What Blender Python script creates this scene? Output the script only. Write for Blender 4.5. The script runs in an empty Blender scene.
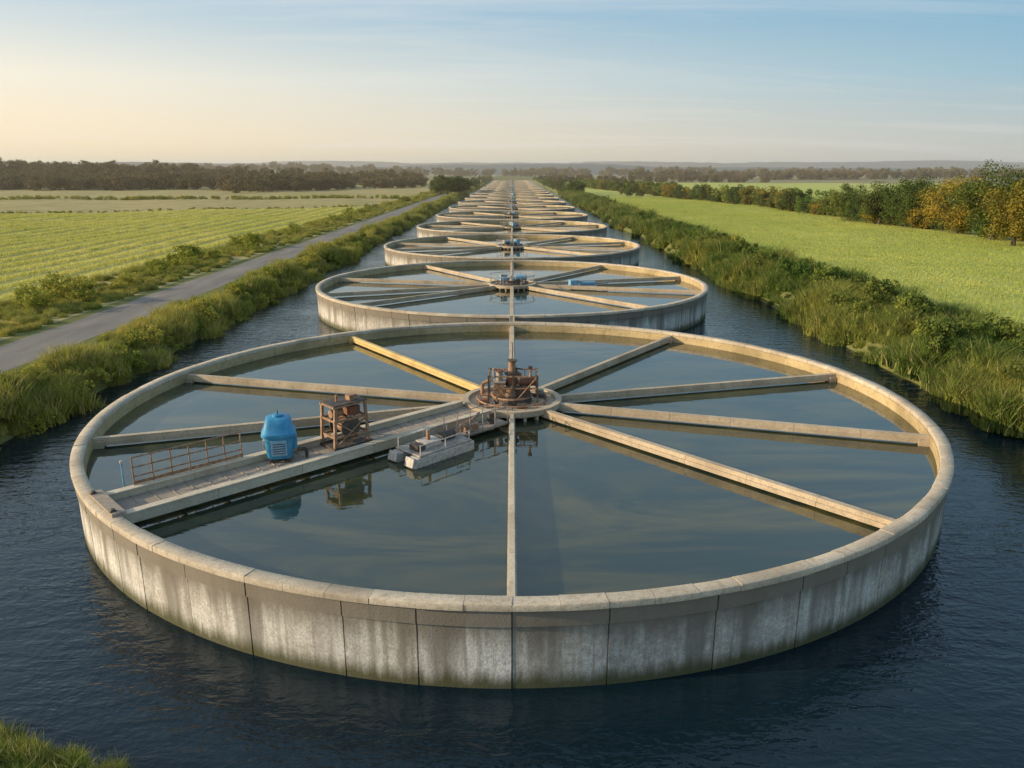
import bpy, math, random
import numpy as np
from mathutils import Vector, Matrix
rng=np.random.default_rng(7); random.seed(7)
scene=bpy.context.scene
rad=math.radians
# ------------------------------------------------------------------ helpers
def link(o,parent=None):
    scene.collection.objects.link(o)
    if parent is not None: o.parent=parent
    return o
def empty(name,loc=(0,0,0),rotz=0):
    e=bpy.data.objects.new(name,None); e.location=loc; e.rotation_euler=(0,0,rotz); e.empty_display_size=1
    return link(e)
class NT:
    def __init__(s,name):
        s.m=bpy.data.materials.new(name); s.m.use_nodes=True; s.t=s.m.node_tree; s.t.nodes.clear()
        s.out=s.n('ShaderNodeOutputMaterial')
    def n(s,t,**k):
        x=s.t.nodes.new(t)
        for a,b in k.items(): setattr(x,a,b)
        return x
    def l(s,a,b): s.t.links.new(a,b)
    def val(s,sock,v):
        if hasattr(v,'is_output'): s.l(v,sock)
        else: sock.default_value=v
    def math(s,op,a,b=0.0,c=0.0,clamp=False):
        x=s.n('ShaderNodeMath',operation=op,use_clamp=clamp); s.val(x.inputs[0],a); s.val(x.inputs[1],b); s.val(x.inputs[2],c); return x.outputs[0]
    def pos(s,scale=(1,1,1),rot=(0,0,0)):
        g=s.n('ShaderNodeNewGeometry'); m=s.n('ShaderNodeMapping'); s.l(g.outputs['Position'],m.inputs['Vector'])
        m.inputs['Scale'].default_value=scale; m.inputs['Rotation'].default_value=rot; return m.outputs[0]
    def uv(s,scale=(1,1,1)):
        g=s.n('ShaderNodeUVMap'); m=s.n('ShaderNodeMapping'); s.l(g.outputs[0],m.inputs['Vector']); m.inputs['Scale'].default_value=scale; return m.outputs[0]
    def noise(s,vec,scale=1,detail=4,rough=.55,dist=0):
        x=s.n('ShaderNodeTexNoise'); s.l(vec,x.inputs['Vector']); x.inputs['Scale'].default_value=scale
        x.inputs['Detail'].default_value=detail; x.inputs['Roughness'].default_value=rough; x.inputs['Distortion'].default_value=dist; return x.outputs['Fac']
    def ramp(s,fac,stops):
        x=s.n('ShaderNodeValToRGB'); s.val(x.inputs[0],fac); e=x.color_ramp.elements
        while len(e)<len(stops): e.new(.5)
        for i,(p,c) in enumerate(stops):
            e[i].position=p; e[i].color=(c,c,c,1) if not hasattr(c,'__len__') else (*c,1)
        return x.outputs[0]
    def mix(s,f,a,b,bt='MIX'):
        x=s.n('ShaderNodeMix',data_type='RGBA',blend_type=bt); s.val(x.inputs[0],f)
        for i,v in ((6,a),(7,b)):
            if hasattr(v,'is_output'): s.l(v,x.inputs[i])
            else: x.inputs[i].default_value=(*v,1) if hasattr(v,'__len__') else (v,v,v,1)
        return x.outputs[2]
    def bump(s,h,strength=.5,dist=.05):
        x=s.n('ShaderNodeBump'); s.l(h,x.inputs['Height']); x.inputs['Strength'].default_value=strength; x.inputs['Distance'].default_value=dist; return x.outputs[0]
    def principled(s,col,rough=.7,metal=0,normal=None,ior=None,spec=None):
        p=s.n('ShaderNodeBsdfPrincipled')
        if hasattr(col,'is_output'): s.l(col,p.inputs['Base Color'])
        else: p.inputs['Base Color'].default_value=(*col,1)
        s.val(p.inputs['Roughness'],rough); s.val(p.inputs['Metallic'],metal)
        if normal: s.l(normal,p.inputs['Normal'])
        if ior: p.inputs['IOR'].default_value=ior
        if spec is not None: p.inputs['Specular IOR Level'].default_value=spec
        s.l(p.outputs[0],s.out.inputs[0]); return p
# ------------------------------------------------------------------ materials
def concrete_wall():
    t=NT('weathered_concrete_wall')
    tone=t.n('ShaderNodeAttribute',attribute_name='tone').outputs['Fac']
    uv=t.n('ShaderNodeUVMap').outputs[0]; sep=t.n('ShaderNodeSeparateXYZ'); t.l(uv,sep.inputs[0]); v=sep.outputs[1]
    P=t.pos()
    streak=t.noise(t.uv((1.6,.12,1)),1.5,4,.65)
    blot=t.noise(P,.9,4,.6); fine=t.noise(P,14,4,.7); mid=t.noise(P,4,4,.75)
    base=t.mix(tone,(.38,.35,.30),(.80,.77,.71))
    base=t.mix(t.ramp(blot,[(.35,0),(.7,.6)]),base,(.36,.31,.23))
    base=t.mix(t.ramp(mid,[(.42,0),(.66,.6)]),base,(.84,.80,.73))
    sm_=t.noise(t.uv((.75,.05,1)),1.0,3,.6)
    base=t.mix(t.ramp(sm_,[(.50,0),(.60,.75)]),base,(.18,.16,.135))
    topm=t.math('ADD',t.math('MULTIPLY',v,.55),t.math('MULTIPLY',streak,.9))
    base=t.mix(t.ramp(t.math('MULTIPLY',topm,.6),[(.60,0),(.82,.75)]),base,(.14,.115,.08))
    bandm=t.math('GREATER_THAN',v,1.78)
    base=t.mix(t.math('MULTIPLY',bandm,.65),base,(.22,.18,.13))
    s2=t.ramp(t.noise(t.uv((5,.25,1)),1.2,4,.7),[(.48,0),(.68,.65)])
    base=t.mix(s2,base,(.23,.195,.15))
    base=t.mix(t.ramp(fine,[(.35,.5),(.55,0)]),base,(.20,.18,.15))
    wl=t.math('ADD',v,t.math('MULTIPLY',t.math('SUBTRACT',streak,.5),-.9))
    base=t.mix(t.ramp(wl,[(.12,.95),(.24,.75),(.55,0)]),base,(.07,.07,.022))
    t.principled(base,.88,normal=t.bump(fine,.4,.03)); return t.m
def concrete(name,a,b,dark=(.10,.085,.06),sc=1.0):
    t=NT(name); P=t.pos()
    tone=t.n('ShaderNodeAttribute',attribute_name='tone').outputs['Fac']
    n=t.noise(P,1.3*sc,4,.65); f=t.noise(P,18*sc,3,.7); n2=t.noise(P,.35*sc,2,.5); n3=t.noise(P,4.5*sc,3,.7)
    c=t.mix(t.ramp(n,[(.3,0),(.7,1)]),a,b); c=t.mix(t.math('MULTIPLY',tone,.4),c,tuple(x*.55 for x in a))
    c=t.mix(t.ramp(n3,[(.52,0),(.72,.55)]),c,dark)
    c=t.mix(t.ramp(f,[(.35,.55),(.52,0)]),c,dark); c=t.mix(t.ramp(n2,[(.48,0),(.70,.5)]),c,dark)
    t.principled(c,.85,normal=t.bump(f,.5,.015)); return t.m
def metal(name,a,b,rough=.5,metalf=.6,sc=6,lo=.45,hi=.62):
    t=NT(name); P=t.pos(); n=t.noise(P,sc,4,.7); f=t.noise(P,sc*6,2,.6)
    c=t.mix(t.ramp(n,[(lo,0),(hi,1)]),a,b)
    c=t.mix(t.ramp(f,[(.3,.4),(.5,0)]),c,tuple(x*.4 for x in b))
    t.principled(c,t.math('ADD',rough,t.math('MULTIPLY',n,.25)),metalf); return t.m
def foliage(name,a,b,c3,trans=.35,scl=.05,patch=(.4,.65)):
    t=NT(name); P=t.pos(); n=t.noise(P,scl,1,.6); n2=t.noise(P,scl*14,1,.6)
    r=t.n('ShaderNodeObjectInfo').outputs['Random']
    c=t.mix(t.ramp(n,[(patch[0],0),(patch[1],1)]),a,b); c=t.mix(t.ramp(n2,[(.42,0),(.72,.85)]),c,c3)
    c=t.mix(t.math('MULTIPLY',r,.55),c,c3)
    d=t.n('ShaderNodeBsdfDiffuse'); tr=t.n('ShaderNodeBsdfTranslucent'); m=t.n('ShaderNodeMixShader'); m.inputs[0].default_value=trans
    t.l(c,d.inputs[0]); t.l(c,tr.inputs[0]); t.l(d.outputs[0],m.inputs[1]); t.l(tr.outputs[0],m.inputs[2]); t.l(m.outputs[0],t.out.inputs[0]); return t.m
def water(name,deep,shallow,sc,strength,dist,rough,murk,ior):
    t=NT(name)
    a=t.noise(t.pos((.7,1.6,1),(0,0,.15)),sc,3,.6,.4); b=t.noise(t.pos((.9,1.3,1),(0,0,.5)),sc*3.3,2,.5,.2); big=t.noise(t.pos(),.12,1,.5)
    h=t.math('ADD',a,t.math('MULTIPLY',b,.3)); h=t.math('MULTIPLY',h,t.ramp(big,[(.3,.35),(.7,1)]))
    m=t.noise(t.pos((.5,1.8,1),(0,0,.25)),murk,4,.7,1.6)
    c=t.mix(t.ramp(m,[(.42,0),(.72,1)]),deep,shallow)
    t.principled(c,rough,normal=t.bump(h,strength,dist),ior=ior,spec=.5); return t.m
def ground(name,a,b,c3,s1=.02,rows=None,brown=None):
    t=NT(name); P=t.pos(); n=t.noise(P,s1,3,.6); n2=t.noise(P,s1*12,3,.65); f=t.noise(P,1.7,3,.7)
    c=t.mix(t.ramp(n,[(.35,0),(.65,1)]),a,b); c=t.mix(t.ramp(n2,[(.45,0),(.75,.8)]),c,c3)
    c=t.mix(t.ramp(f,[(.3,.35),(.6,0)]),c,tuple(x*.5 for x in a))
    if rows:
        sep=t.n('ShaderNodeSeparateXYZ'); t.l(t.pos(rot=(0,0,rows[1])),sep.inputs[0])
        w=t.math('SINE',t.math('ADD',t.math('MULTIPLY',sep.outputs[0],6.283/rows[0]),t.math('MULTIPLY',n2,1.2)))
        c=t.mix(t.ramp(w,[(.0,0),(.8,rows[2])]),c,rows[3])
    t.principled(c,.95,spec=.1); return t.m
M={}
M['wall']=concrete_wall()
M['cap']=concrete('rim_cap_concrete',(.54,.45,.33),(.72,.61,.46),(.22,.17,.11))
M['inner']=concrete('inner_wall_concrete',(.54,.40,.20),(.66,.51,.28),(.15,.11,.05))
M['beam']=concrete('beam_concrete',(.52,.41,.28),(.66,.54,.38),(.22,.16,.10),1.5)
M['gold']=concrete('yellowed_beam',(.68,.47,.17),(.72,.54,.25),(.28,.19,.08),1.5)
M['near']=concrete('pale_beam',(.60,.51,.38),(.74,.64,.48),(.30,.23,.15),1.5)
M['rust']=metal('rusty_steel',(.28,.15,.08),(.44,.30,.20),.6,.15)
M['steel']=metal('galvanised_steel',(.42,.39,.35),(.30,.23,.17),.5,.3)
M['dark']=metal('dark_steel',(.07,.065,.06),(.17,.12,.08),.6,.3)
M['blue']=metal('blue_paint',(.03,.22,.42),(.06,.32,.52),.42,.0,3,.4,.7)
M['bluelt']=metal('pale_blue_paint',(.22,.42,.56),(.14,.32,.46),.45,.0)
M['white']=metal('faded_grey_paint',(.56,.51,.44),(.36,.31,.26),.6,.0)
M['red']=metal('red_oxide_paint',(.26,.09,.05),(.20,.11,.07),.5,.1)
M['deck']=metal('deck_plate',(.30,.25,.20),(.40,.32,.24),.7,.1,2)
M['canal']=water('canal_water',(.004,.014,.022),(.007,.019,.026),1.2,.85,.12,.05,.3,1.40)
M['tankw']=water('tank_water',(.018,.033,.024),(.095,.085,.026),.8,.26,.03,.03,.16,1.80)
M['bark']=concrete('bark',(.10,.075,.05),(.15,.11,.08),(.04,.03,.02),3)
M['leaf_g']=foliage('leaves_green',(.13,.18,.04),(.23,.24,.05),(.05,.08,.025),.25,.08)
M['leaf_d']=foliage('leaves_dark',(.08,.11,.03),(.14,.16,.04),(.04,.06,.02),.2,.03)
M['leaf_a']=foliage('leaves_autumn',(.44,.29,.045),(.26,.23,.045),(.12,.13,.03),.25,.3)
M['leaf_far']=foliage('leaves_far_haze_tint',(.17,.135,.065),(.23,.17,.085),(.12,.11,.05),.1,.01)  # leaf colour lightened and warmed: distance haze painted into it
M['reed']=foliage('bank_grass_leaves',(.38,.38,.07),(.60,.50,.11),(.15,.19,.04),.35,.12)
M['reedR']=foliage('bank_grass_leaves_lush',(.17,.25,.05),(.42,.41,.09),(.05,.09,.025),.35,.12)
M['straw']=foliage('dry_grass_leaves',(.64,.53,.24),(.52,.45,.17),(.34,.30,.11),.35,.1)
M['crop']=foliage('crop_leaves',(.62,.59,.16),(.72,.64,.22),(.50,.49,.12),.3,.03)
M['cropR']=foliage('crop_leaves_lush',(.42,.46,.11),(.54,.53,.14),(.33,.38,.09),.3,.03)
M['g_bank']=ground('bank_soil',(.15,.16,.05),(.20,.20,.07),(.10,.12,.04),.1)
M['g_left']=ground('left_field_soil',(.52,.49,.14),(.58,.52,.19),(.42,.41,.11),.012,(4.0,0.0,.85,(.24,.24,.07)))
M['g_marsh']=ground('marsh_ground',(.38,.32,.13),(.48,.38,.18),(.22,.22,.07),.012)
M['g_right']=ground('right_field_soil',(.38,.42,.10),(.48,.48,.13),(.30,.35,.08),.015,(6.0,.12,.25,(.27,.33,.07)))
M['g_right2']=ground('far_field_soil',(.46,.50,.11),(.53,.52,.14),(.40,.44,.10),.004)
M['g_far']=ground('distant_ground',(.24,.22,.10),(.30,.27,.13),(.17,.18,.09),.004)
M['hill']=ground('hill_slope_haze_tint',(.07,.11,.13),(.10,.13,.14),(.05,.085,.105),.003)  # bluish base colour carries painted distance haze
t=NT('gravel_asphalt'); n=t.noise(t.pos((1,.2,1)),.6,3,.6); f=t.noise(t.pos(),22,2,.7)
t.principled(t.mix(t.ramp(f,[(.3,.6),(.6,0)]),t.mix(t.ramp(n,[(.3,0),(.7,1)]),(.15,.135,.12),(.27,.24,.20)),(.11,.10,.09)),.9); M['road']=t.m
# ------------------------------------------------------------------ mesh builder
class MB:
    def __init__(s): s.v=[]; s.f=[]; s.m=[]; s.t=[]
    def add(s,vs,fs,mi=0,tone=0.5):
        o=len(s.v); s.v+= [tuple(x) for x in vs]
        for f in fs: s.f.append(tuple(i+o for i in f)); s.m.append(mi); s.t.append(tone)
    def box(s,c,d,mi=0,R=None,taper=1.0,tone=.5):
        vs=[]
        for z in (-.5,.5):
            k=taper if z>0 else 1
            for x,y in ((-.5,-.5),(.5,-.5),(.5,.5),(-.5,.5)): vs.append(Vector((x*d[0]*k,y*d[1]*k,z*d[2])))
        if R is not None: vs=[R@v for v in vs]
        vs=[v+Vector(c) for v in vs]
        s.add(vs,[(3,2,1,0),(4,5,6,7),(0,1,5,4),(1,2,6,5),(2,3,7,6),(3,0,4,7)],mi,tone)
    def cyl(s,p1,p2,r1,r2=None,n=12,mi=0,tone=.5):
        r2=r1 if r2 is None else r2; p1=Vector(p1);p2=Vector(p2); q=(p2-p1).to_track_quat('Z','Y')
        vs=[]
        for p,r in ((p1,r1),(p2,r2)):
            for i in range(n): vs.append(p+q@Vector((r*math.cos(6.2832*i/n),r*math.sin(6.2832*i/n),0)))
        fs=[(i,(i+1)%n,n+(i+1)%n,n+i) for i in range(n)]+[tuple(range(n-1,-1,-1)),tuple(range(n,2*n))]
        s.add(vs,fs,mi,tone)
    def path(s,pts,r,n=8,mi=0):
        for a,b in zip(pts[:-1],pts[1:]): s.cyl(a,b,r,n=n,mi=mi)
    def torus(s,c,R,r,axis=(0,0,1),n=24,m=6,mi=0):
        q=Vector(axis).to_track_quat('Z','Y'); vs=[]; fs=[]
        for i in range(n):
            for j in range(m):
                a=6.2832*i/n;b=6.2832*j/m
                vs.append(Vector(c)+q@Vector(((R+r*math.cos(b))*math.cos(a),(R+r*math.cos(b))*math.sin(a),r*math.sin(b))))
        for i in range(n):
            for j in range(m): fs.append((i*m+j,((i+1)%n)*m+j,((i+1)%n)*m+(j+1)%m,i*m+(j+1)%m))
        s.add(vs,fs,mi)
    def mesh(s,name,mats,smooth=True,ang=40):
        me=bpy.data.meshes.new(name); me.from_pydata(s.v,[],s.f)
        for k in mats: me.materials.append(M[k])
        me.polygons.foreach_set('material_index',s.m)
        at=me.attributes.new('tone','FLOAT','FACE'); at.data.foreach_set('value',s.t)
        if smooth: me.shade_smooth(); me.set_sharp_from_angle(angle=rad(ang))
        me.update(); return me
    def obj(s,name,mats,parent=None,bevel=0,**k):
        o=bpy.data.objects.new(name,s.mesh(name,mats,**k)); link(o,parent)
        if bevel:
            b=o.modifiers.new('bevel','BEVEL'); b.width=bevel; b.segments=2; b.limit_method='ANGLE'; b.angle_limit=rad(50)
        return o
# ------------------------------------------------------------------ tank meshes
R0=17.9; RIM=2.4; WI=1.80
def wall_mesh():
    NP=52; rp=17.80; A=[]
    wd=rng.uniform(.6,1.4,NP); wd=wd/wd.sum()*2*math.pi; a0=-math.pi/2
    for k in range(NP):
        a1=a0+wd[k]; dl=.0011; r=rp+rng.uniform(-.012,.012); tn=rng.uniform(0,1)
        A.append((a0-dl,rp-.06,.0)); A.append((a0+dl,rp-.06,tn))
        for j in range(6): A.append((a0+dl+(a1-a0-2*dl)*j/5,r,tn))
        a0=a1
    Z=[-1.2,-.2,.4,1.0,1.76,1.765,2.22]; n=len(A); v=[];f=[];tn=[];uvs=[]
    for zi,z in enumerate(Z):
        for a,r,_ in A: rr=r+(.05 if zi>=5 else 0); v.append((rr*math.cos(a),rr*math.sin(a),z))
    for i in range(len(Z)-1):
        for j in range(n):
            j2=(j+1)%n; f.append((i*n+j,i*n+j2,(i+1)*n+j2,(i+1)*n+j)); tn.append(A[j][2])
            u0=A[j][0]*17.8; u1=(A[j2][0] if j2 else A[0][0]+2*math.pi)*17.8
            uvs+= [(u0,Z[i]),(u1,Z[i]),(u1,Z[i+1]),(u0,Z[i+1])]
    me=bpy.data.meshes.new('wall'); me.from_pydata(v,[],f); me.materials.append(M['wall'])
    at=me.attributes.new('tone','FLOAT','FACE'); at.data.foreach_set('value',tn)
    ul=me.uv_layers.new(name='UVMap'); ul.data.foreach_set('uv',np.array(uvs).ravel())
    me.shade_smooth(); me.set_sharp_from_angle(angle=rad(20)); return me
def ring(mb,r0,r1,z0,z1,n=160,mi=0,inner=True):
    vs=[]
    for r,z in ((r1,z0),(r1,z1),(r0,z1),(r0,z0)):
        for i in range(n): a=2*math.pi*i/n; vs.append((r*math.cos(a),r*math.sin(a),z))
    fs=[]
    for k in range(4):
        k2=(k+1)%4
        for i in range(n): i2=(i+1)%n; fs.append((k*n+i,k*n+i2,k2*n+i2,k2*n+i))
    mb.add(vs,fs,mi)
W=wall_mesh()
mb=MB(); ring(mb,17.46,17.72,.4,2.21); INNER=mb.mesh('inner_wall',['inner'])
mb=MB()
NB=96
for k in range(NB):
    a0=2*math.pi*k/NB-math.pi/2+.0003; a1=a0+2*math.pi/NB-.0006; r0=17.47+rng.uniform(-.012,.012); r1=17.91+rng.uniform(-.014,.014); zt=RIM+rng.uniform(-.012,.012)
    vs=[];ns=4
    b=.02
    prof=((r1,2.225),(r1,zt-b),(r1-b,zt),(r0+b,zt),(r0,zt-b),(r0,2.225))
    for i in range(ns+1):
        a=a0+(a1-a0)*i/ns
        for r,z in prof: vs.append((r*math.cos(a),r*math.sin(a),z))
    fs=[]
    for i in range(ns):
        for j in range(6): j2=(j+1)%6; fs.append((i*6+j,(i+1)*6+j,(i+1)*6+j2,i*6+j2))
    fs.append((5,4,3,2,1,0)); fs.append(tuple(ns*6+j for j in range(6)))
    mb.add(vs,fs,0,rng.uniform(0,1))
CAP=mb.mesh('rim_cap',['cap'],ang=60)
def disc(name,r,z,mat,n=160):
    me=bpy.data.meshes.new(name); me.from_pydata([(r*math.cos(2*math.pi*i/n),r*math.sin(2*math.pi*i/n),z) for i in range(n)],[],[tuple(range(n))]); me.materials.append(M[mat]); return me
TW=disc('water_surface',17.6,WI,'tankw')
def beam_mesh(r0,mat,wd=.30,end=17.455):
    mb=MB(); n=6; L=(end-r0)/n
    for i in range(n):
        c=r0+L*(i+.5); mb.box((c,0,1.96),(L-.012,wd+.10,.16),0,tone=rng.uniform(.2,.9)); mb.box((c,0,2.12),(L-.012,wd,.155),0,tone=rng.uniform(0,.7))
    mb.box((end-.2,0,1.85),(.4,.5,.42),0,tone=.9)
    return mb.mesh('spoke_beam',[mat])
BEAM=beam_mesh(2.1,'beam',.24); BEAMG=beam_mesh(2.1,'gold',.20); BEAMN=beam_mesh(2.1,'near',.16)
mb=MB()
mb.cyl((0,0,-.5),(0,0,1.98),1.55,n=40); mb.cyl((0,0,1.98),(0,0,2.10),2.25,n=64,tone=.2)
ring(mb,2.02,2.3,2.02,2.26,64); 
for i in range(24):
    a=i*math.pi/12; mb.box((2.16*math.cos(a),2.16*math.sin(a),1.93),(.18,.12,.3),0,Matrix.Rotation(a,3,'Z'))
HUB=mb.mesh('hub_platform',['beam'])
def low_drive():
    mb=MB() #0 steel 1 dark 2 bluelt 3 rust
    mb.torus((0,0,2.28),1.45,.10,mi=1,n=36); mb.cyl((0,0,2.1),(0,0,2.5),.75,.7,24,1); mb.cyl((0,0,2.5),(0,0,2.72),.45,.4,20,0)
    mb.cyl((0,0,2.7),(0,0,4.3),.06,.05,10,0)
    mb.cyl((.25,-.3,2.75),(1.15,-.3,2.75),.24,n=18,mi=2); mb.box((.55,-.3,2.45),(.7,.5,.3),1)
    mb.cyl((1.15,-.3,2.75),(1.3,-.3,2.75),.27,n=18,mi=0)
    mb.box((-.8,.1,2.62),(.6,.7,.75),2); mb.box((-.8,.1,3.02),(.68,.78,.06),0)
    for a in range(8):
        c,s_=math.cos(a*.785+.2)*2.15,math.sin(a*.785+.2)*2.15
        mb.cyl((c,s_,2.26),(c,s_,3.0),.03,n=6,mi=0)
    mb.torus((0,0,3.0),2.15,.03,n=40,m=5,mi=0)
    mb.path([(-.4,-.5,2.5),(-1.2,-.9,2.6),(-1.9,-1.2,2.2)],.07,mi=3)
    return mb.mesh('drive_unit',['steel','dark','bluelt','rust'])
LOW=low_drive()
ANG=[90,54.5,15.5,-17,-48,-90,198,165,126,224]
DT=38.0; Y0=34.2; NT_=22
CEN=[(0,Y0+DT*i) for i in range(NT_)]
def inst(name,me,parent,rotz=0,loc=(0,0,0)):
    o=bpy.data.objects.new(name,me); o.location=loc; o.rotation_euler=(0,0,rotz); return link(o,parent)
for i,(cx,cy) in enumerate(CEN):
    T=empty('settling_tank',(cx,cy,0))
    inst('concrete_wall',W,T,rad(9*(i*7%40))); inst('inner_wall',INNER,T); inst('rim_cap',CAP,T,rad(3.75*(i*11%96)))
    inst('water_surface',TW,T); inst('hub_platform',HUB,T)
    for k,a in enumerate(ANG):
        if i==0 and a==224: continue
        inst('spoke_beam_%d'%(k+1),(BEAMG if a==126 and i==0 else BEAMN if a==-90 and i==0 else BEAM),T,rad(a+(0 if i==0 or abs(a)==90 else rng.uniform(-3,3))))
    if i>0: inst('hub_drive',LOW,T,rng.uniform(0,6.28))
    if i<NT_-1:
        mb=MB(); mb.box((0,19,2.30),(.36,2.16,.14)); mb.box((-.15,19,2.40),(.05,2.16,.06)); mb.box((.15,19,2.40),(.05,2.16,.06)); 
        mb.obj('link_walkway',['beam'],T)
# ------------------------------------------------------------------ near hub drive unit
H=empty('hub_drive_unit',(0,Y0,.18)); H.scale=(.92,.92,.92)
mb=MB() #0 rust 1 dark 2 steel 3 red 4 white
mb.cyl((0,0,2.1),(0,0,2.45),1.0,.95,32,1); mb.torus((0,0,2.42),.98,.06,mi=0,n=36)
mb.cyl((0,0,2.45),(0,0,2.9),.62,.55,24,0); mb.cyl((0,0,2.9),(0,0,3.0),.72,n=24,mi=1)
for i in range(12):
    a=i*math.pi/6; mb.cyl((.64*math.cos(a),.64*math.sin(a),2.98),(.64*math.cos(a),.64*math.sin(a),3.06),.04,n=6,mi=2)
mb.cyl((0,0,3.0),(0,0,3.5),.30,.26,20,3); mb.cyl((0,0,3.5),(0,0,3.58),.38,n=20,mi=1); mb.cyl((0,0,3.58),(0,0,4.15),.20,.17,16,0); mb.cyl((0,0,4.15),(0,0,4.22),.26,n=16,mi=1)
mb.cyl((0,.9,2.1),(0,.9,4.9),.06,.05,8,2)
mb.obj('gearbox',['rust','dark','steel','red','white'],H,.01)
mb=MB()
mb.box((.55,-.35,2.75),(.7,.5,.6),1); mb.cyl((.35,-.35,3.22),(1.15,-.35,3.22),.23,n=20,mi=3); mb.cyl((1.15,-.35,3.22),(1.28,-.35,3.22),.26,n=20,mi=1)
for i in range(7): mb.torus((.42+.1*i,-.35,3.22),.235,.02,(1,0,0),20,5,1)
mb.box((-.62,-.2,2.8),(.55,.6,.7),0); mb.box((-.62,-.2,3.18),(.62,.68,.06),2); mb.cyl((-.62,-.2,3.2),(-.62,-.2,3.7),.16,n=16,mi=2); mb.torus((-.62,-.2,3.72),.25,.03,mi=3)
for a in range(3): mb.cyl((-.62+.25*math.cos(a*1.047),-.2+.25*math.sin(a*1.047),3.72),(-.62-.25*math.cos(a*1.047),-.2-.25*math.sin(a*1.047),3.72),.018,n=6,mi=3)
mb.cyl((.1,.6,2.3),(.1,.6,3.5),.14,n=14,mi=0); mb.cyl((-.3,.6,3.3),(.5,.6,3.3),.10,n=12,mi=0)
mb.obj('motor_and_valves',['rust','dark','steel','red','white'],H,.01)
mb=MB()
for x,y in ((-1.15,-.75),(1.25,-.75),(1.25,.75),(-1.15,.75),(0.05,-.75)):
    mb.box((x,y,2.85),(.09,.09,1.5),1); mb.box((x,y,2.14),(.24,.24,.05),0)
for z in (3.55,2.95):
    mb.box((.05,-.75,z),(2.4,.06,.07),0); mb.box((.05,.75,z),(2.4,.06,.07),0); mb.box((-1.15,0,z),(.06,1.44,.07),0); mb.box((1.25,0,z),(.06,1.44,.07),0)
for sx in (-1,1): mb.cyl((.05,-.78,2.15),(.05+sx*1.15,-.78,3.5),.025,n=6,mi=0)
mb.cyl((-.9,-.75,3.55),(-.9,-.75,4.0),.05,n=8,mi=2); mb.cyl((.9,-.75,3.55),(.9,-.75,3.95),.06,n=8,mi=0); mb.box((.9,-.75,4.02),(.2,.2,.14),1)
mb.obj('support_frame',['rust','dark','steel'],H)
mb=MB()
mb.path([(-.9,.2,2.35),(-1.5,.3,2.35),(-1.5,.3,2.9),(-1.1,.3,3.1)],.09,12,0); mb.path([(.9,.1,2.4),(1.6,-.2,2.4),(1.7,-.3,2.2)],.09,12,1)
mb.path([(-.2,-.9,2.3),(-.5,-1.4,2.3),(-1.3,-1.5,2.2)],.07,10,0); mb.path([(.2,.6,3.5),(.2,.1,3.75),(.1,0,3.9)],.06,8,1); mb.path([(.62,-.35,3.45),(.62,-.1,3.75),(.15,0,3.8)],.035,8,1)
mb.box((.5,-1.25,2.22),(.5,.3,.2),1); mb.box((1.45,.7,2.3),(.35,.35,.4),2); mb.box((-1.4,-.6,2.25),(.4,.35,.26),3)
mb.obj('pipework',['rust','dark','steel','red'],H,.008)
mb=MB(); mb.torus((0,0,2.3),1.75,.045,mi=0,n=64,m=6); 
for i in range(16): a=i*.3927; mb.cyl((1.75*math.cos(a),1.75*math.sin(a),2.1),(1.75*math.cos(a),1.75*math.sin(a),2.3),.03,n=6,mi=0)
mb.obj('rail_ring',['rust'],H)
# ------------------------------------------------------------------ scraper bridge (local x radial)
BA=rad(224)
B=empty('scraper_bridge',(0,Y0,0),BA)
mb=MB()
for y in (-.95,.95):
    for i in range(5):
        mb.box((2.25+3.04*(i+.5),y,2.17),(3.03,.22,.34),0,tone=rng.uniform(0,.8)); mb.box((2.25+3.04*(i+.5),y,2.366),(3.03,.32,.05),0,tone=rng.uniform(0,.5))
mb.obj('side_beams',['near'],B,.01)
mb=MB(); mb.box((9.7,-.25,2.10),(15.2,1.14,.06),0)
for i in range(26): mb.box((2.4+i*.59,-.25,2.14),(.03,1.14,.02),0)
for i in range(11): mb.box((2.4+i*1.45,0,2.0),(.12,1.62,.14),1)
mb.cyl((2.6,.58,2.14),(17.1,.58,2.14),.07,n=10,mi=2)
mb.obj('deck',['deck','dark','steel'],B)
mb=MB()
mb.box((17.5,0,2.46),(.4,2.3,.10),0); mb.cyl((17.6,-1.0,2.5),(17.6,-.86,2.5),.10,n=18,mi=1); mb.cyl((17.6,.86,2.5),(17.6,1.0,2.5),.10,n=18,mi=1)
mb.obj('end_carriage',['deck','dark'],B,.01)
RL=empty('safety_railing',(0,Y0,0),BA); mb=MB()
for i in range(7):
    x=12.6+i*.62; mb.cyl((x,-1.05,2.39),(x,-1.05,3.34),.028,n=8)
for z in (2.68,3.0,3.34): mb.cyl((12.6,-1.05,z),(16.32,-1.05,z),.028,n=8)
mb.box((14.45,-1.05,2.46),(3.8,.02,.12))
mb.obj('rails',['rust'],RL)
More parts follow.
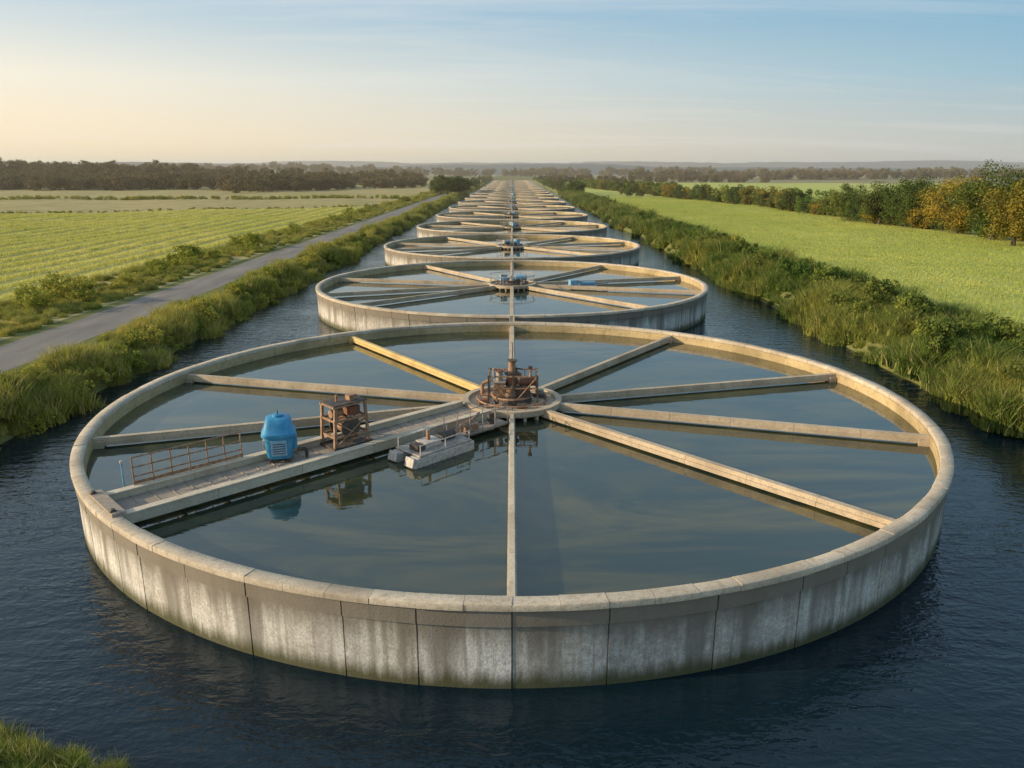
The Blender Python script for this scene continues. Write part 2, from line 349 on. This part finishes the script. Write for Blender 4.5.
def blue_unit(name,loc,rot):
    E=empty(name,loc,rot); E.scale=(.98,.98,1.12); mb=MB(); N=24
    def sup(w,d,z,off=0,e=.42): 
        o=[]
        for i in range(N):
            a=2*math.pi*i/N; c,s_=math.cos(a),math.sin(a)
            o.append((w/2*math.copysign(abs(c)**e,c),off+d/2*math.copysign(abs(s_)**e,s_),z))
        return o
    lv=[(.86,.80,.12),(.94,.86,.18),(1.04,.96,.80),(1.06,.98,.86),(1.24,1.16,.88),(1.26,1.18,.93),(1.24,1.16,.98),(1.12,1.04,1.04,.02),(1.00,.88,1.22,.06),(.88,.72,1.40,.10),(.76,.60,1.44,.12)]
    vs=[]
    for q in lv: vs+=sup(q[0],q[1],q[2],q[3] if len(q)>3 else 0)
    fs=[tuple(range(N-1,-1,-1)),tuple(N*(len(lv)-1)+i for i in range(N))]
    for k in range(len(lv)-1):
        for i in range(N): fs.append((k*N+i,k*N+(i+1)%N,(k+1)*N+(i+1)%N,(k+1)*N+i))
    mb.add(vs,fs,0); mb.obj('housing',['blue'],E,0,smooth=True,ang=35)
    mb=MB(); mb.cyl((0,.12,1.42),(0,.12,1.52),.2,n=18,mi=0); mb.torus((0,.12,1.55),.10,.018,(1,0,0),16,5,1)
    mb.box((0,-.49,.52),(.56,.04,.52),3)
    for i in range(5): mb.box((0,-.518,.34+i*.08),(.46,.02,.03),1)
    mb.box((.56,0,.6),(.14,.4,.45),0); mb.box((-.54,.05,.55),(.10,.3,.3),2)
    for x in (-.34,.34):
        for y in (-.30,.30): mb.box((x,y,.06),(.1,.1,.14),1)
    mb.path([(.6,0,.3),(.95,0,.3),(.95,0,0)],.06,10,1)
    mb.obj('fittings',['blue','dark','white','bluelt'],E,.008)
    return E
cB=Vector((0,Y0,0)); er=Vector((math.cos(BA),math.sin(BA),0)); et=Vector((-math.sin(BA),math.cos(BA),0))
def onb(r,tn,z): return cB+er*r+et*tn+Vector((0,0,z))
blue_unit('blue_pump_unit',onb(11.4,-.45,2.16),rad(14))
WF=empty('rusty_winch_frame',onb(8.7,-.35,2.14),BA)
mb=MB()
for x in (-.75,.75):
    for y in (-.5,.5): mb.box((x*.94,y*.94,.85),(.1,.1,1.7),0,Matrix.Rotation(-x*.08,3,'Y'))
for z in (.45,1.1,1.66):
    for y in (-.47,.47): mb.box((0,y,z),(1.5,.06,.08),0)
    for x in (-.7,.7): mb.box((x,0,z),(.06,.9,.08),0)
mb.box((0,0,1.72),(1.5,1.0,.04),1)
for y in (-.5,.5): mb.cyl((-.7,y,.1),(.7,y,1.1),.03,n=6); mb.cyl((.7,y,.1),(-.7,y,1.1),.03,n=6)
mb.cyl((0,-.42,.75),(0,.42,.75),.30,n=20,mi=0); mb.cyl((0,-.46,.75),(0,-.40,.75),.42,n=24,mi=1); mb.cyl((0,.40,.75),(0,.46,.75),.42,n=24,mi=1)
mb.box((-.35,0,1.3),(.45,.5,.35),2); mb.cyl((.1,0,1.3),(.6,0,1.3),.16,n=14,mi=0); mb.cyl((.3,0,1.72),(.3,0,2.0),.05,n=8,mi=0); mb.box((-.3,.1,1.84),(.35,.3,.2),0)
mb.box((0,0,.04),(1.7,1.15,.08),1)
mb.obj('frame_and_drum',['rust','dark','red'],WF)
PT=empty('work_pontoon',onb(6.4,2.3,WI),BA+rad(2)); PT.scale=(.98,1.0,1.1); mb=MB()
for y in (-.5,.5):
    mb.box((0,y,.12),(2.9,.5,.42),0); mb.box((1.55,y,.16),(.3,.5,.34),0,Matrix.Rotation(rad(-20),3,'Y'))
mb.box((0,0,.37),(2.7,1.46,.07),1)
mb.obj('floats',['white','steel'],PT,.03)
mb=MB()
for x,y in ((-1.25,-.66),(0,-.66),(1.25,-.66),(-1.25,.66),(0,.66),(1.25,.66)): mb.cyl((x,y,.4),(x,y,.72),.025,n=6)
for y in (-.66,.66): mb.cyl((-1.25,y,.72),(1.25,y,.72),.022,n=6)
mb.box((.3,0,.50),(.8,.6,.20),0); mb.cyl((-.3,.0,.55),(-1.0,.0,.55),.17,n=14,mi=1); mb.box((.95,.1,.5),(.35,.5,.2),1); mb.cyl((.3,0,.60),(.3,0,.95),.08,n=10,mi=2)
mb.path([(-1.0,0,.55),(-1.6,-.2,.6),(-2.6,-.6,.55),(-3.4,-1.0,.6)],.07,8,2)
mb.obj('deck_gear',['white','dark','rust','steel'],PT)
GW=empty('hub_gangway',onb(3.7,1.7,0.05),BA); mb=MB()
mb.box((0,0,2.0),(2.9,.8,.08),1)
for y in (-.4,.4):
    mb.cyl((-1.4,y,2.75),(1.4,y,2.75),.022,n=6,mi=0)
    for x in (-1.4,-.7,0,.7,1.4): mb.cyl((x,y,2.0),(x,y,2.75),.022,n=6,mi=0)
mb.box((.5,.1,2.2),(.7,.4,.3),2); mb.cyl((-.8,0,2.04),(-.8,0,2.5),.15,n=12,mi=3)
for x in (-1.2,1.2): mb.cyl((x,0,1.2),(x,0,1.97),.08,n=8,mi=2)
mb.obj('gangway_frame',['steel','deck','rust','dark'],GW)
MP=empty('marker_post',onb(16.4,-1.9,WI)); mb=MB(); mb.cyl((0,0,-.4),(0,0,1.15),.035,.03,8,0); mb.cyl((0,0,1.15),(0,0,1.22),.05,n=8,mi=1); mb.obj('post',['bluelt','white'],MP)
c2=CEN[1]
U2=empty('floating_skimmer',(6.6,c2[1]-.4,WI),rad(14)); mb=MB(); mb.box((0,0,.12),(2.6,.9,.3),1); mb.box((-.9,0,.5),(.8,.7,.6),0); mb.cyl((-.2,0,.45),(1.2,0,.45),.2,n=14,mi=0); mb.cyl((1.2,0,.4),(2.6,.2,.4),.08,n=8,mi=2); mb.obj('skimmer_body',['bluelt','white','steel'],U2,.02)
# ------------------------------------------------------------------ terrain
def sm(a,b,x): t=np.clip((x-a)/(b-a),0,1); return t*t*(3-2*t)
def hz(x,y):
    x=np.asarray(x,float); y=np.asarray(y,float)
    w=.5*np.sin(y*.21+x*0)+.35*np.sin(y*.093+1.3)+.2*np.sin(y*.57+2)
    ax=np.abs(x)
    k=sm(21.6+np.where(x>0,.9,0)+w*.7,26.4,ax)
    z=-1.5+3.0*k
    edge=13.95+.29*(-x-8.4)
    c=sm(-.9,1.4,(edge-y))*sm(6.4,8.2,-x)*2.1-1.5
    z=np.where(x<0,np.maximum(z,c),z)
    z=np.where(y>1050,1.5,z)
    und=(.18*np.sin(x*.11+y*.05)+.12*np.sin(y*.13-x*.07))*sm(35,60,ax)
    far=sm(60,400,ax)*2.0*np.sin(x*.006+y*.004)
    rise=sm(430,640,y)*sm(90,230,-x)*8.0*(.8+.35*np.sin(x*.013+1)+.15*np.sin(x*.041))
    return z+und+far*.5+rise
xs=np.unique(np.concatenate([np.arange(-20,20.1,1.25),np.arange(20.5,27.1,.5),-np.arange(20.5,27.1,.5),np.array([28.5,32.5,34,37,40,43,-28.5,-32.5,-34,-37,-40,-43]),np.arange(46,120,4),-np.arange(46,120,4),np.geomspace(120,7000,28),-np.geomspace(120,700,40),-np.geomspace(800,7000,12)]))
ys=np.unique(np.concatenate([np.arange(-60,6,4),np.arange(6,18,.5),np.arange(18,120,1.5),np.arange(120,400,4),np.arange(400,1200,16),np.geomspace(1200,9000,22)]))
X,Y=np.meshgrid(xs,ys); Z=hz(X,Y); ny,nx=X.shape
V=np.stack([X,Y,Z],-1).reshape(-1,3)
F=[];MI=[]
mats=['g_bank','g_left','g_marsh','g_right','g_right2','g_far']
for j in range(ny-1):
    for i in range(nx-1):
        F.append((j*nx+i,j*nx+i+1,(j+1)*nx+i+1,(j+1)*nx+i))
        x=(xs[i]+xs[i+1])/2; y=(ys[j]+ys[j+1])/2
        if abs(x)<33.9 or y<-60: m=0
        elif x<0:
            if x>-43: m=2
            elif y<250+.5*(x+43) and x>-400: m=1
            elif y<900: m=2
            else: m=5
        else:
            if x<79 and y<420: m=3
            elif x<420 and y<760: m=4
            else: m=5
        MI.append(m)
me=bpy.data.meshes.new('ground'); me.from_pydata(V.tolist(),[],F)
for k in mats: me.materials.append(M[k])
me.polygons.foreach_set('material_index',MI); me.shade_smooth(); link(bpy.data.objects.new('ground',me))
me=bpy.data.meshes.new('canal_water'); me.from_pydata([(-26.5,-60,0),(27,-60,0),(27,1150,0),(-26.5,1150,0)],[],[(0,1,2,3)]); me.materials.append(M['canal']); link(bpy.data.objects.new('canal_water',me))
yy=np.arange(-60,1040,3.0); v=[];f=[]
for k,y in enumerate(yy):
    j=.12*math.sin(y*.7)+.08*math.sin(y*1.9); v+=[(-32.9+j,y,1.504),(-30.6,y,1.53),(-28.4+j*.7,y,1.504)]
for k in range(len(yy)-1): f+=[(3*k,3*k+1,3*k+4,3*k+3),(3*k+1,3*k+2,3*k+5,3*k+4)]
me=bpy.data.meshes.new('farm_road'); me.from_pydata(v,[],f); me.materials.append(M['road']); link(bpy.data.objects.new('farm_road',me))
def hills(name,y0,y1,x0,x1,hmax,seed,nxx=160,nyy=14):
    r=np.random.default_rng(seed); ph=r.uniform(0,6,8); fr=np.array([.0011,.0023,.0041,.009,.017,.031,.05,.08])*(3000/y0); am=np.array([1,.7,.45,.25,.13,.09,.06,.04])
    xx=np.linspace(x0,x1,nxx*3); yv=np.linspace(y0,y1,nyy); v=[];f=[]
    for j,y in enumerate(yv):
        p=math.sin(math.pi*j/(nyy-1))
        for x in xx:
            h=sum(a*math.sin(x*q+y*q*.6+s) for a,q,s in zip(am,fr,ph))/2.6
            v.append((x,y,-3+(hmax*(.62+.38*h))*p))
    n=len(xx)
    for j in range(nyy-1):
        for i in range(n-1): f.append((j*n+i,j*n+i+1,(j+1)*n+i+1,(j+1)*n+i))
    me=bpy.data.meshes.new(name); me.from_pydata(v,[],f); me.materials.append(M['hill']); me.shade_smooth(); link(bpy.data.objects.new(name,me))
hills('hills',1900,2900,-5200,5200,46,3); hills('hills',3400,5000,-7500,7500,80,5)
# ------------------------------------------------------------------ vegetation meshes
def strips(name,px,py,hh,w,lean,mat,r,seg=3,straw=0):
    v=[];f=[];mi=[]; n=len(px)
    for b in range(n):
        p=np.array([px[b],py[b],-.05]); h=hh[b]; d=r.uniform(0,6.283); ln=lean*h*r.uniform(.3,1.3); ww=w*r.uniform(.6,1.3); td=r.uniform(0,3.14)
        tx,ty=math.cos(td)*ww/2,math.sin(td)*ww/2; o=len(v)
        for s in range(seg+1):
            t=s/seg; c=p+np.array([math.cos(d)*ln*t*t,math.sin(d)*ln*t*t,h*t*(1-.25*lean*t)]); k=(1-t)**.7
            if s<seg: v+=[(c[0]-tx*k,c[1]-ty*k,c[2]),(c[0]+tx*k,c[1]+ty*k,c[2])]
            else: v.append(tuple(c))
        m=1 if r.uniform()<straw else 0
        for s in range(seg-1): f.append((o+2*s,o+2*s+1,o+2*s+3,o+2*s+2)); mi.append(m)
        f.append((o+2*seg-2,o+2*seg-1,o+2*seg)); mi.append(m)
    me=bpy.data.meshes.new(name); me.from_pydata(v,[],f); me.materials.append(M[mat]); me.materials.append(M['straw']); me.polygons.foreach_set('material_index',mi); return me
def blades(name,n,h,spread,w,lean,mat,seed,seg=3,straw=0):
    r=np.random.default_rng(seed); a=r.uniform(0,6.283,n); rr=spread*np.sqrt(r.uniform(0,1,n)); 
    tc=r.uniform(-spread*.6,spread*.6,(5,2)); px=rr*np.cos(a);py=rr*np.sin(a)
    d=np.min(np.hypot(px[:,None]-tc[None,:,0],py[:,None]-tc[None,:,1]),1)
    hh=h*r.uniform(.6,1.1,n)*(1.15-.8*np.clip(d/(spread*.7),0,1)**2*.8)
    return strips(name,px,py,hh,w,lean,mat,r,seg,straw)
def patch(name,n,S,rows,h,w,mat,seed,sg=.16):
    r=np.random.default_rng(seed); py=r.uniform(-S/2,S/2,n)
    px=(np.floor(r.uniform(0,rows,n))+.5)/rows*S-S/2+r.normal(0,S/rows*sg,n)
    return strips(name,px,py,h*r.uniform(.5,1.1,n),w,.6,mat,r,2,.05)
def leafquads(cs,rs,n,size,r,squash=.8):
    idx=r.integers(0,len(cs),n); c=cs[idx]; R=rs[idx][:,None]
    d=r.normal(size=(n,3)); d/=np.linalg.norm(d,axis=1)[:,None]; rad_=R*(r.uniform(.45,1.05,(n,1)))
    p=c+d*rad_*np.array([1,1,squash]); 
    nrm=d+r.normal(size=(n,3))*.7; nrm/=np.linalg.norm(nrm,axis=1)[:,None]
    t=np.cross(nrm,r.normal(size=(n,3))); t/=np.linalg.norm(t,axis=1)[:,None]; b=np.cross(nrm,t); s=size*r.uniform(.5,1.3,(n,1))
    return np.stack([p-t*s*.5,p+b*s*.32,p+t*s*.5,p-b*s*.32],1).reshape(-1,3)
def tree(name,seed,h,cr,nleaf,size,mat,trunk=True,ncl=26,low=.22):
    r=np.random.default_rng(seed); mb=MB(); zc=h*(.5+low/2); rz=h*(1-low)/2
    cs=[];rs=[]
    for i in range(ncl):
        d=r.normal(size=3); d/=np.linalg.norm(d); k=r.uniform(.35,.82)
        cs.append([d[0]*cr*k,d[1]*cr*k,zc+d[2]*rz*k]); rs.append(cr*r.uniform(.20,.38))
    cs=np.array(cs);rs=np.array(rs)
    if trunk:
        p=Vector((0,0,-.2)); 
        pts=[p]; 
        for s in range(4): p=p+Vector((r.normal(0,.12),r.normal(0,.12),h*.15)); pts.append(p)
        for s in range(4): mb.cyl(pts[s],pts[s+1],h*.035*(1-.17*s),h*.035*(1-.17*(s+1)),10,0)
        for i in range(9):
            c=Vector(cs[i]); a=pts[2+i%3]; m_=a.lerp(c,.5)+Vector((0,0,-.08*h*.3)); mb.cyl(a,m_,h*.014,h*.009,6,0); mb.cyl(m_,c,h*.009,h*.003,5,0)
    q=leafquads(cs,rs,nleaf,size,r); n0=len(mb.v)
    v=mb.v+q.tolist(); f=mb.f+[(n0+4*i,n0+4*i+1,n0+4*i+2,n0+4*i+3) for i in range(nleaf)]
    me=bpy.data.meshes.new(name); me.from_pydata(v,[],f); me.materials.append(M['bark']); me.materials.append(M[mat]); me.polygons.foreach_set('material_index',mb.m+[1]*nleaf); return me
def scatter(name,pts,scl,meshes,rots=None):
    n=len(pts); me=bpy.data.meshes.new(name); me.from_pydata([tuple(p) for p in pts],[],[])
    col=bpy.data.collections.new(name+'_source')
    for k,m in enumerate(meshes): col.objects.link(bpy.data.objects.new(name+'_piece_%02d'%k,m))
    if rots is None: rots=rng.uniform(0,6.28,n)
    a=me.attributes.new('scl','FLOAT','POINT'); a.data.foreach_set('value',np.asarray(scl,dtype=np.float32))
    a=me.attributes.new('rz','FLOAT','POINT'); a.data.foreach_set('value',np.asarray(rots,dtype=np.float32))
    a=me.attributes.new('ix','INT','POINT'); a.data.foreach_set('value',rng.integers(0,len(meshes),n).astype(np.int32))
    o=link(bpy.data.objects.new(name,me)); g=bpy.data.node_groups.new(name,'GeometryNodeTree')
    g.interface.new_socket('Geometry',in_out='INPUT',socket_type='NodeSocketGeometry'); g.interface.new_socket('Geometry',in_out='OUTPUT',socket_type='NodeSocketGeometry')
    N=g.nodes.new; gi=N('NodeGroupInput'); go=N('NodeGroupOutput'); ip=N('GeometryNodeInstanceOnPoints'); ci=N('GeometryNodeCollectionInfo')
    ci.inputs['Collection'].default_value=col; ci.inputs['Separate Children'].default_value=True; ci.inputs['Reset Children'].default_value=True
    def at(nm,ty):
        x=N('GeometryNodeInputNamedAttribute'); x.data_type=ty; x.inputs['Name'].default_value=nm; return x.outputs['Attribute']
    L=g.links.new; L(gi.outputs[0],ip.inputs['Points']); L(ci.outputs[0],ip.inputs['Instance']); ip.inputs['Pick Instance'].default_value=True
    L(at('ix','INT'),ip.inputs['Instance Index']); cx=N('ShaderNodeCombineXYZ'); L(at('rz','FLOAT'),cx.inputs[2]); L(cx.outputs[0],ip.inputs['Rotation'])
    L(at('scl','FLOAT'),ip.inputs['Scale']); L(ip.outputs[0],go.inputs[0])
    md=o.modifiers.new('scatter','NODES'); md.node_group=g; return o
def P(x,y,dz=0): return np.stack([x,y,hz(x,y)+dz],-1)
U=rng.uniform
GL=[blades('grass_clump_%d'%k,420,1.25,1.1,.055,.5,'reed',20+k,3,.22) for k in range(4)]
GR=[blades('lush_clump_%d'%k,420,1.65,1.05,.06,.55,'reedR',30+k,3,.10) for k in range(4)]
SH=[tree('shrub_%d'%k,50+k,2.0,1.1,800,.17,'reedR' if k%2 else 'leaf_g',False,14,.0) for k in range(4)]
SHL=[tree('shrubl_%d'%k,60+k,1.5,1.0,700,.16,'reed',False,14,.0) for k in range(3)]
def bank(sign,n1,n2,lo,hi):
    y=np.concatenate([U(22,110,n1),110+300*U(0,1,n2)**1.3*1.0,]); x=U(lo,hi,len(y))
    s=np.where(y<110,U(.4,1.2,len(y)),U(.8,1.4,len(y)))
    cl=.85+.6*np.sin(y*.45+x*.9)*np.sin(y*.17+1+x*.3); return sign*x,y,s*np.clip(cl,.4,1.4)
x,y,s=bank(-1,850,600,22.2,27.4); s=s*np.where(x<-26.2,.55,1.0); pts=P(x,y); ok=pts[:,2]>-.4; scatter('bank_grass',pts[ok],s[ok],GL)
x,y,s=bank(1,1500,900,22.8,32.5); pts=P(x,y); ok=pts[:,2]>-.4; scatter('bank_grass',pts[ok],s[ok],GR)
def shr(n,lo,hi,y0,y1,sg,s0,s1): 
    y=y0+(y1-y0)*U(0,1,n)**1.35; x=sg*U(lo,hi,n); return P(x,y,-.15),U(s0,s1,n)
p,s=shr(300,23.4,26.2,28,700,-1,.55,1.3); scatter('bank_shrubs',p,s,SHL)
p,s=shr(560,25.5,31.5,30,900,1,.5,1.6); scatter('bank_shrubs',p,s,SH)
n=260; x=U(-15,-7.6,n); y=U(10.5,15.4,n); p=P(x,y); ok=p[:,2]>-.1; scatter('foreground_grass',p[ok],U(.25,.45,n)[ok],GL+GR[:1])
y=45+360*U(0,1,2200)**1.4; x=-U(34.2,43,2200); scatter('verge_grass',P(x,y),U(.3,.65,2200),GL)
y=60+500*U(0,1,170)**1.2; x=-38.5+rng.normal(0,1.4,170); scatter('verge_shrubs',P(x,y,-.2),U(.6,1.6,170)*(.6+.7*np.sin(y*.12)**2),SHL)
# crops: patches laid side by side
CL=[patch('crop_%d'%k,820,8.0,2,.50,.12,'crop',70+k,.14) for k in range(4)]
CR=[patch('cropr_%d'%k,480,5.0,9,.30,.09,'cropR',80+k) for k in range(4)]
gx,gy=np.meshgrid(np.arange(-47,-260,-8.0),np.arange(60,245,8.0)); gx,gy=gx.ravel(),gy.ravel(); ok=(gx>-gy*.8-18)&(gy<246+.5*(gx+43)); gx,gy=gx[ok],gy[ok]
scatter('crop_field',P(gx,gy),np.ones(len(gx)),CL,np.where(U(0,1,len(gx))<.5,0.0,math.pi))
gx,gy=np.meshgrid(np.arange(35.5,78,5.0),np.arange(38,330,5.0)); gx,gy=gx.ravel(),gy.ravel(); ok=(gx<gy*.8+14); gx,gy=gx[ok],gy[ok]
scatter('crop_field',P(gx,gy),np.ones(len(gx)),CR,np.where(U(0,1,len(gx))<.5,0.0,math.pi))
# hedge and trees on the right
HG=[tree('hedge_%d'%k,90+k,4.6,2.8,1800,.28,('leaf_g','leaf_d','reedR','leaf_a')[k],True,20,.0) for k in range(4)]
def hx(y): return np.where(y<240,81-(y-128)*.03,78-(y-240)*.10)
y=np.concatenate([150+420*U(0,1,270)**1.15,U(100,150,14)]); x=hx(y)+rng.normal(0,1.2,len(y)); ok=~((y>209)&(y<216))&~((y>300)&(y<312)); scatter('hedgerow',P(x,y,-.4)[ok],U(.7,1.6,len(y))[ok],HG)
specs=[(78,127,13.0,7.0,'leaf_g'),(83,119,15,7.6,'leaf_d'),(80,141,11.5,7.2,'leaf_a'),(74,115,10,5.8,'leaf_a'),(79,155,11.5,6.4,'leaf_g'),(78,167,9,5.6,'leaf_d'),(79,184,8.5,5.4,'leaf_g'),(92,130,14,7,'leaf_d'),(80,102,10,5.5,'leaf_g')]
for k,(x,y,h,c,m) in enumerate(specs):
    o=bpy.data.objects.new('oak_tree',tree('oak_tree',200+k,h,c,10000,.36,m,True,44,.03)); o.location=(x,y,float(hz(x,y))-.1); o.rotation_euler=(0,0,k*1.3); link(o)
# distant trees
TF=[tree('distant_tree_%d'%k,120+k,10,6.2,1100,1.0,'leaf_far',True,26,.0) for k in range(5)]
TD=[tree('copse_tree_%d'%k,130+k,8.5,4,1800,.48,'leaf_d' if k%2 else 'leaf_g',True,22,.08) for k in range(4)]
def row(x0,x1,n,yf,s0,s1,jy=12): x=U(x0,x1,n); y=yf(x)+rng.normal(0,jy,n); return P(x,y,-.5),U(s0,s1,n)
p1,s1=row(-560,-120,260,lambda x:460+(x+300)*-.05,.7,1.05,10); p2,s2=row(-140,-62,50,lambda x:460+(x+110)*2.,.6,.9,10)
p3,s3=row(-560,-110,300,lambda x:520+x*0,.75,1.1,22); p3b,s3b=row(-760,-70,300,lambda x:610+x*0,.9,1.3,14)
p4,s4=row(150,900,200,lambda x:1000+x*0,.9,1.5,15); p5,s5=row(-900,1000,300,lambda x:1500+x*0,1.2,2.0,40)
p6,s6=row(35,260,70,lambda x:780+x*0,.6,.9,6)
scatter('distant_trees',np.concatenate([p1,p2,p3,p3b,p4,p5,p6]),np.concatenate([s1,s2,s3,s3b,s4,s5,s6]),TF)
x7=U(-330,-45,420); x8=U(-300,-45,420)
scatter('field_margin_shrubs',np.concatenate([P(x7,325+x7*.12+rng.normal(0,2,420),-.4),P(x8,252+.5*(x8+43)+rng.normal(0,1.2,420),-.3)]),np.concatenate([U(.8,1.4,420),U(.3,.7,420)]),SHL)
y=U(350,460,26); x=-U(24.5,38,26); q=U(360,420,7); xq=U(28,36,7); r_=U(330,400,12); xr=U(50,64,12)
scatter('canal_side_copse',P(np.concatenate([x,xq,xr]),np.concatenate([y,q,r_]),-.4),np.concatenate([U(.85,1.2,26),U(.7,.95,7),U(.4,.7,12)]),TD)
y=U(450,1000,120); x=np.where(U(0,1,120)<.5,-1,1)*U(24.5,36,120); scatter('canal_side_copse',P(x,y,-.4),U(.3,.8,120),TD)
# ------------------------------------------------------------------ thin morning haze: a real scattering layer of air over the far land
hm=bpy.data.materials.new('haze_air'); hm.use_nodes=True; ht=hm.node_tree; ht.nodes.clear()
ho=ht.nodes.new('ShaderNodeOutputMaterial'); vs_=ht.nodes.new('ShaderNodeVolumeScatter'); vs_.inputs['Density'].default_value=.00026; vs_.inputs['Anisotropy'].default_value=.2; vs_.inputs['Color'].default_value=(1,.86,.68,1)
ht.links.new(vs_.outputs[0],ho.inputs['Volume'])
mb=MB(); mb.box((0,4560,33),(12000,8900,74)); me=bpy.data.meshes.new('haze'); me.from_pydata(mb.v,[],mb.f); me.materials.append(hm); link(bpy.data.objects.new('haze',me))
# ------------------------------------------------------------------ light, sky
SE=17.0; SA=97.0
sd=Vector((-math.sin(rad(SA))*math.cos(rad(SE)),math.cos(rad(SA))*math.cos(rad(SE)),math.sin(rad(SE))))
L=bpy.data.lights.new('sun','SUN'); L.energy=5.0; L.angle=rad(.5); L.color=(1,.80,.53); lo=link(bpy.data.objects.new('sun',L)); lo.rotation_euler=sd.to_track_quat('Z','Y').to_euler(); lo.location=(-50,0,60)
w=bpy.data.worlds.new('World'); scene.world=w; w.use_nodes=True; nt=w.node_tree; nt.nodes.clear()
def wn(t): return nt.nodes.new(t)
out=wn('ShaderNodeOutputWorld'); bg=wn('ShaderNodeBackground'); sk=wn('ShaderNodeTexSky'); sk.sky_type='NISHITA'; sk.sun_disc=False
sk.sun_elevation=rad(SE); sk.sun_rotation=rad(-SA); sk.air_density=1.0; sk.dust_density=1.2; sk.ozone_density=1.5; sk.altitude=50
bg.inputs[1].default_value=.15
tc=wn('ShaderNodeTexCoord'); sp=wn('ShaderNodeSeparateXYZ'); nt.links.new(tc.outputs['Generated'],sp.inputs[0])
def wm(op,a,b,cl=False):
    x=wn('ShaderNodeMath'); x.operation=op; x.use_clamp=cl
    for i,v in enumerate((a,b)):
        if hasattr(v,'is_output'): nt.links.new(v,x.inputs[i])
        else: x.inputs[i].default_value=v
    return x.outputs[0]
def wramp(fac,stops):
    x=wn('ShaderNodeValToRGB'); nt.links.new(fac,x.inputs[0]); e=x.color_ramp.elements
    while len(e)<len(stops): e.new(.5)
    for i,(p,c) in enumerate(stops): e[i].position=p; e[i].color=(*c,1) if hasattr(c,'__len__') else (c,c,c,1)
    return x.outputs[0]
def wmix(f,a,b,bt='MIX'):
    x=wn('ShaderNodeMix'); x.data_type='RGBA'; x.blend_type=bt
    for i,v in ((0,f),(6,a),(7,b)):
        if hasattr(v,'is_output'): nt.links.new(v,x.inputs[i])
        elif i==0: x.inputs[0].default_value=v
        else: x.inputs[i].default_value=(*v,1)
    return x.outputs[2]
GA=rad(84)
z=wm('MAXIMUM',sp.outputs[2],0.0)
hl=wm('MAXIMUM',wm('SQRT',wm('ADD',wm('MULTIPLY',sp.outputs[0],sp.outputs[0]),wm('MULTIPLY',sp.outputs[1],sp.outputs[1])),0.0),.001)
caz=wm('DIVIDE',wm('ADD',wm('MULTIPLY',sp.outputs[0],-math.sin(GA)),wm('MULTIPLY',sp.outputs[1],math.cos(GA))),hl)
az=wm('DIVIDE',wm('ADD',caz,.55),1.2,True)
zf=wm('MULTIPLY',z,2.5,True)
away=wramp(zf,[(0,(.54,.52,.44)),(.08,(.48,.55,.55)),(.25,(.24,.47,.62)),(.48,(.11,.36,.58)),(1,(.20,.36,.50))])
tow=wramp(zf,[(0,(1.0,.74,.40)),(.08,(1.05,.86,.58)),(.25,(.92,.88,.74)),(.48,(.42,.60,.74)),(1,(.44,.54,.60))])
grad=wmix(az,away,tow)
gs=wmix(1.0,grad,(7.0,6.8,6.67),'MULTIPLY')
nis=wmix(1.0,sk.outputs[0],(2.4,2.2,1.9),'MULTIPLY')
wgt=wramp(z,[(0,1),(.2,.95),(.5,.35),(1,.2)])
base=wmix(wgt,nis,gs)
zz=wm('ADD',z,.09); cb=wn('ShaderNodeCombineXYZ'); nt.links.new(wm('DIVIDE',sp.outputs[0],zz),cb.inputs[0]); nt.links.new(wm('DIVIDE',sp.outputs[1],zz),cb.inputs[1])
mp=wn('ShaderNodeMapping'); mp.inputs['Rotation'].default_value=(0,0,rad(-22)); mp.inputs['Scale'].default_value=(.22,1.3,1); nt.links.new(cb.outputs[0],mp.inputs[0])
nz=wn('ShaderNodeTexNoise'); nz.inputs['Scale'].default_value=.8; nz.inputs['Detail'].default_value=8; nz.inputs['Roughness'].default_value=.62; nz.inputs['Distortion'].default_value=.6; nt.links.new(mp.outputs[0],nz.inputs['Vector'])
cl=wramp(nz.outputs['Fac'],[(.52,0),(.80,1)])
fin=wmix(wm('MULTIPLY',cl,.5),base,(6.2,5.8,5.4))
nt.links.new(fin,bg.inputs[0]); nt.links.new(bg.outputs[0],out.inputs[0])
# ------------------------------------------------------------------ camera
cam=bpy.data.cameras.new('camera'); cam.lens=27.07; cam.sensor_width=36; cam.clip_end=30000; cam.clip_start=.1
co=link(bpy.data.objects.new('camera',cam)); co.location=(0,0,12.4); co.rotation_euler=(rad(90-15.5),0,0); scene.camera=co
scene.view_settings.view_transform='Standard'; scene.view_settings.look='None'; scene.view_settings.exposure=0
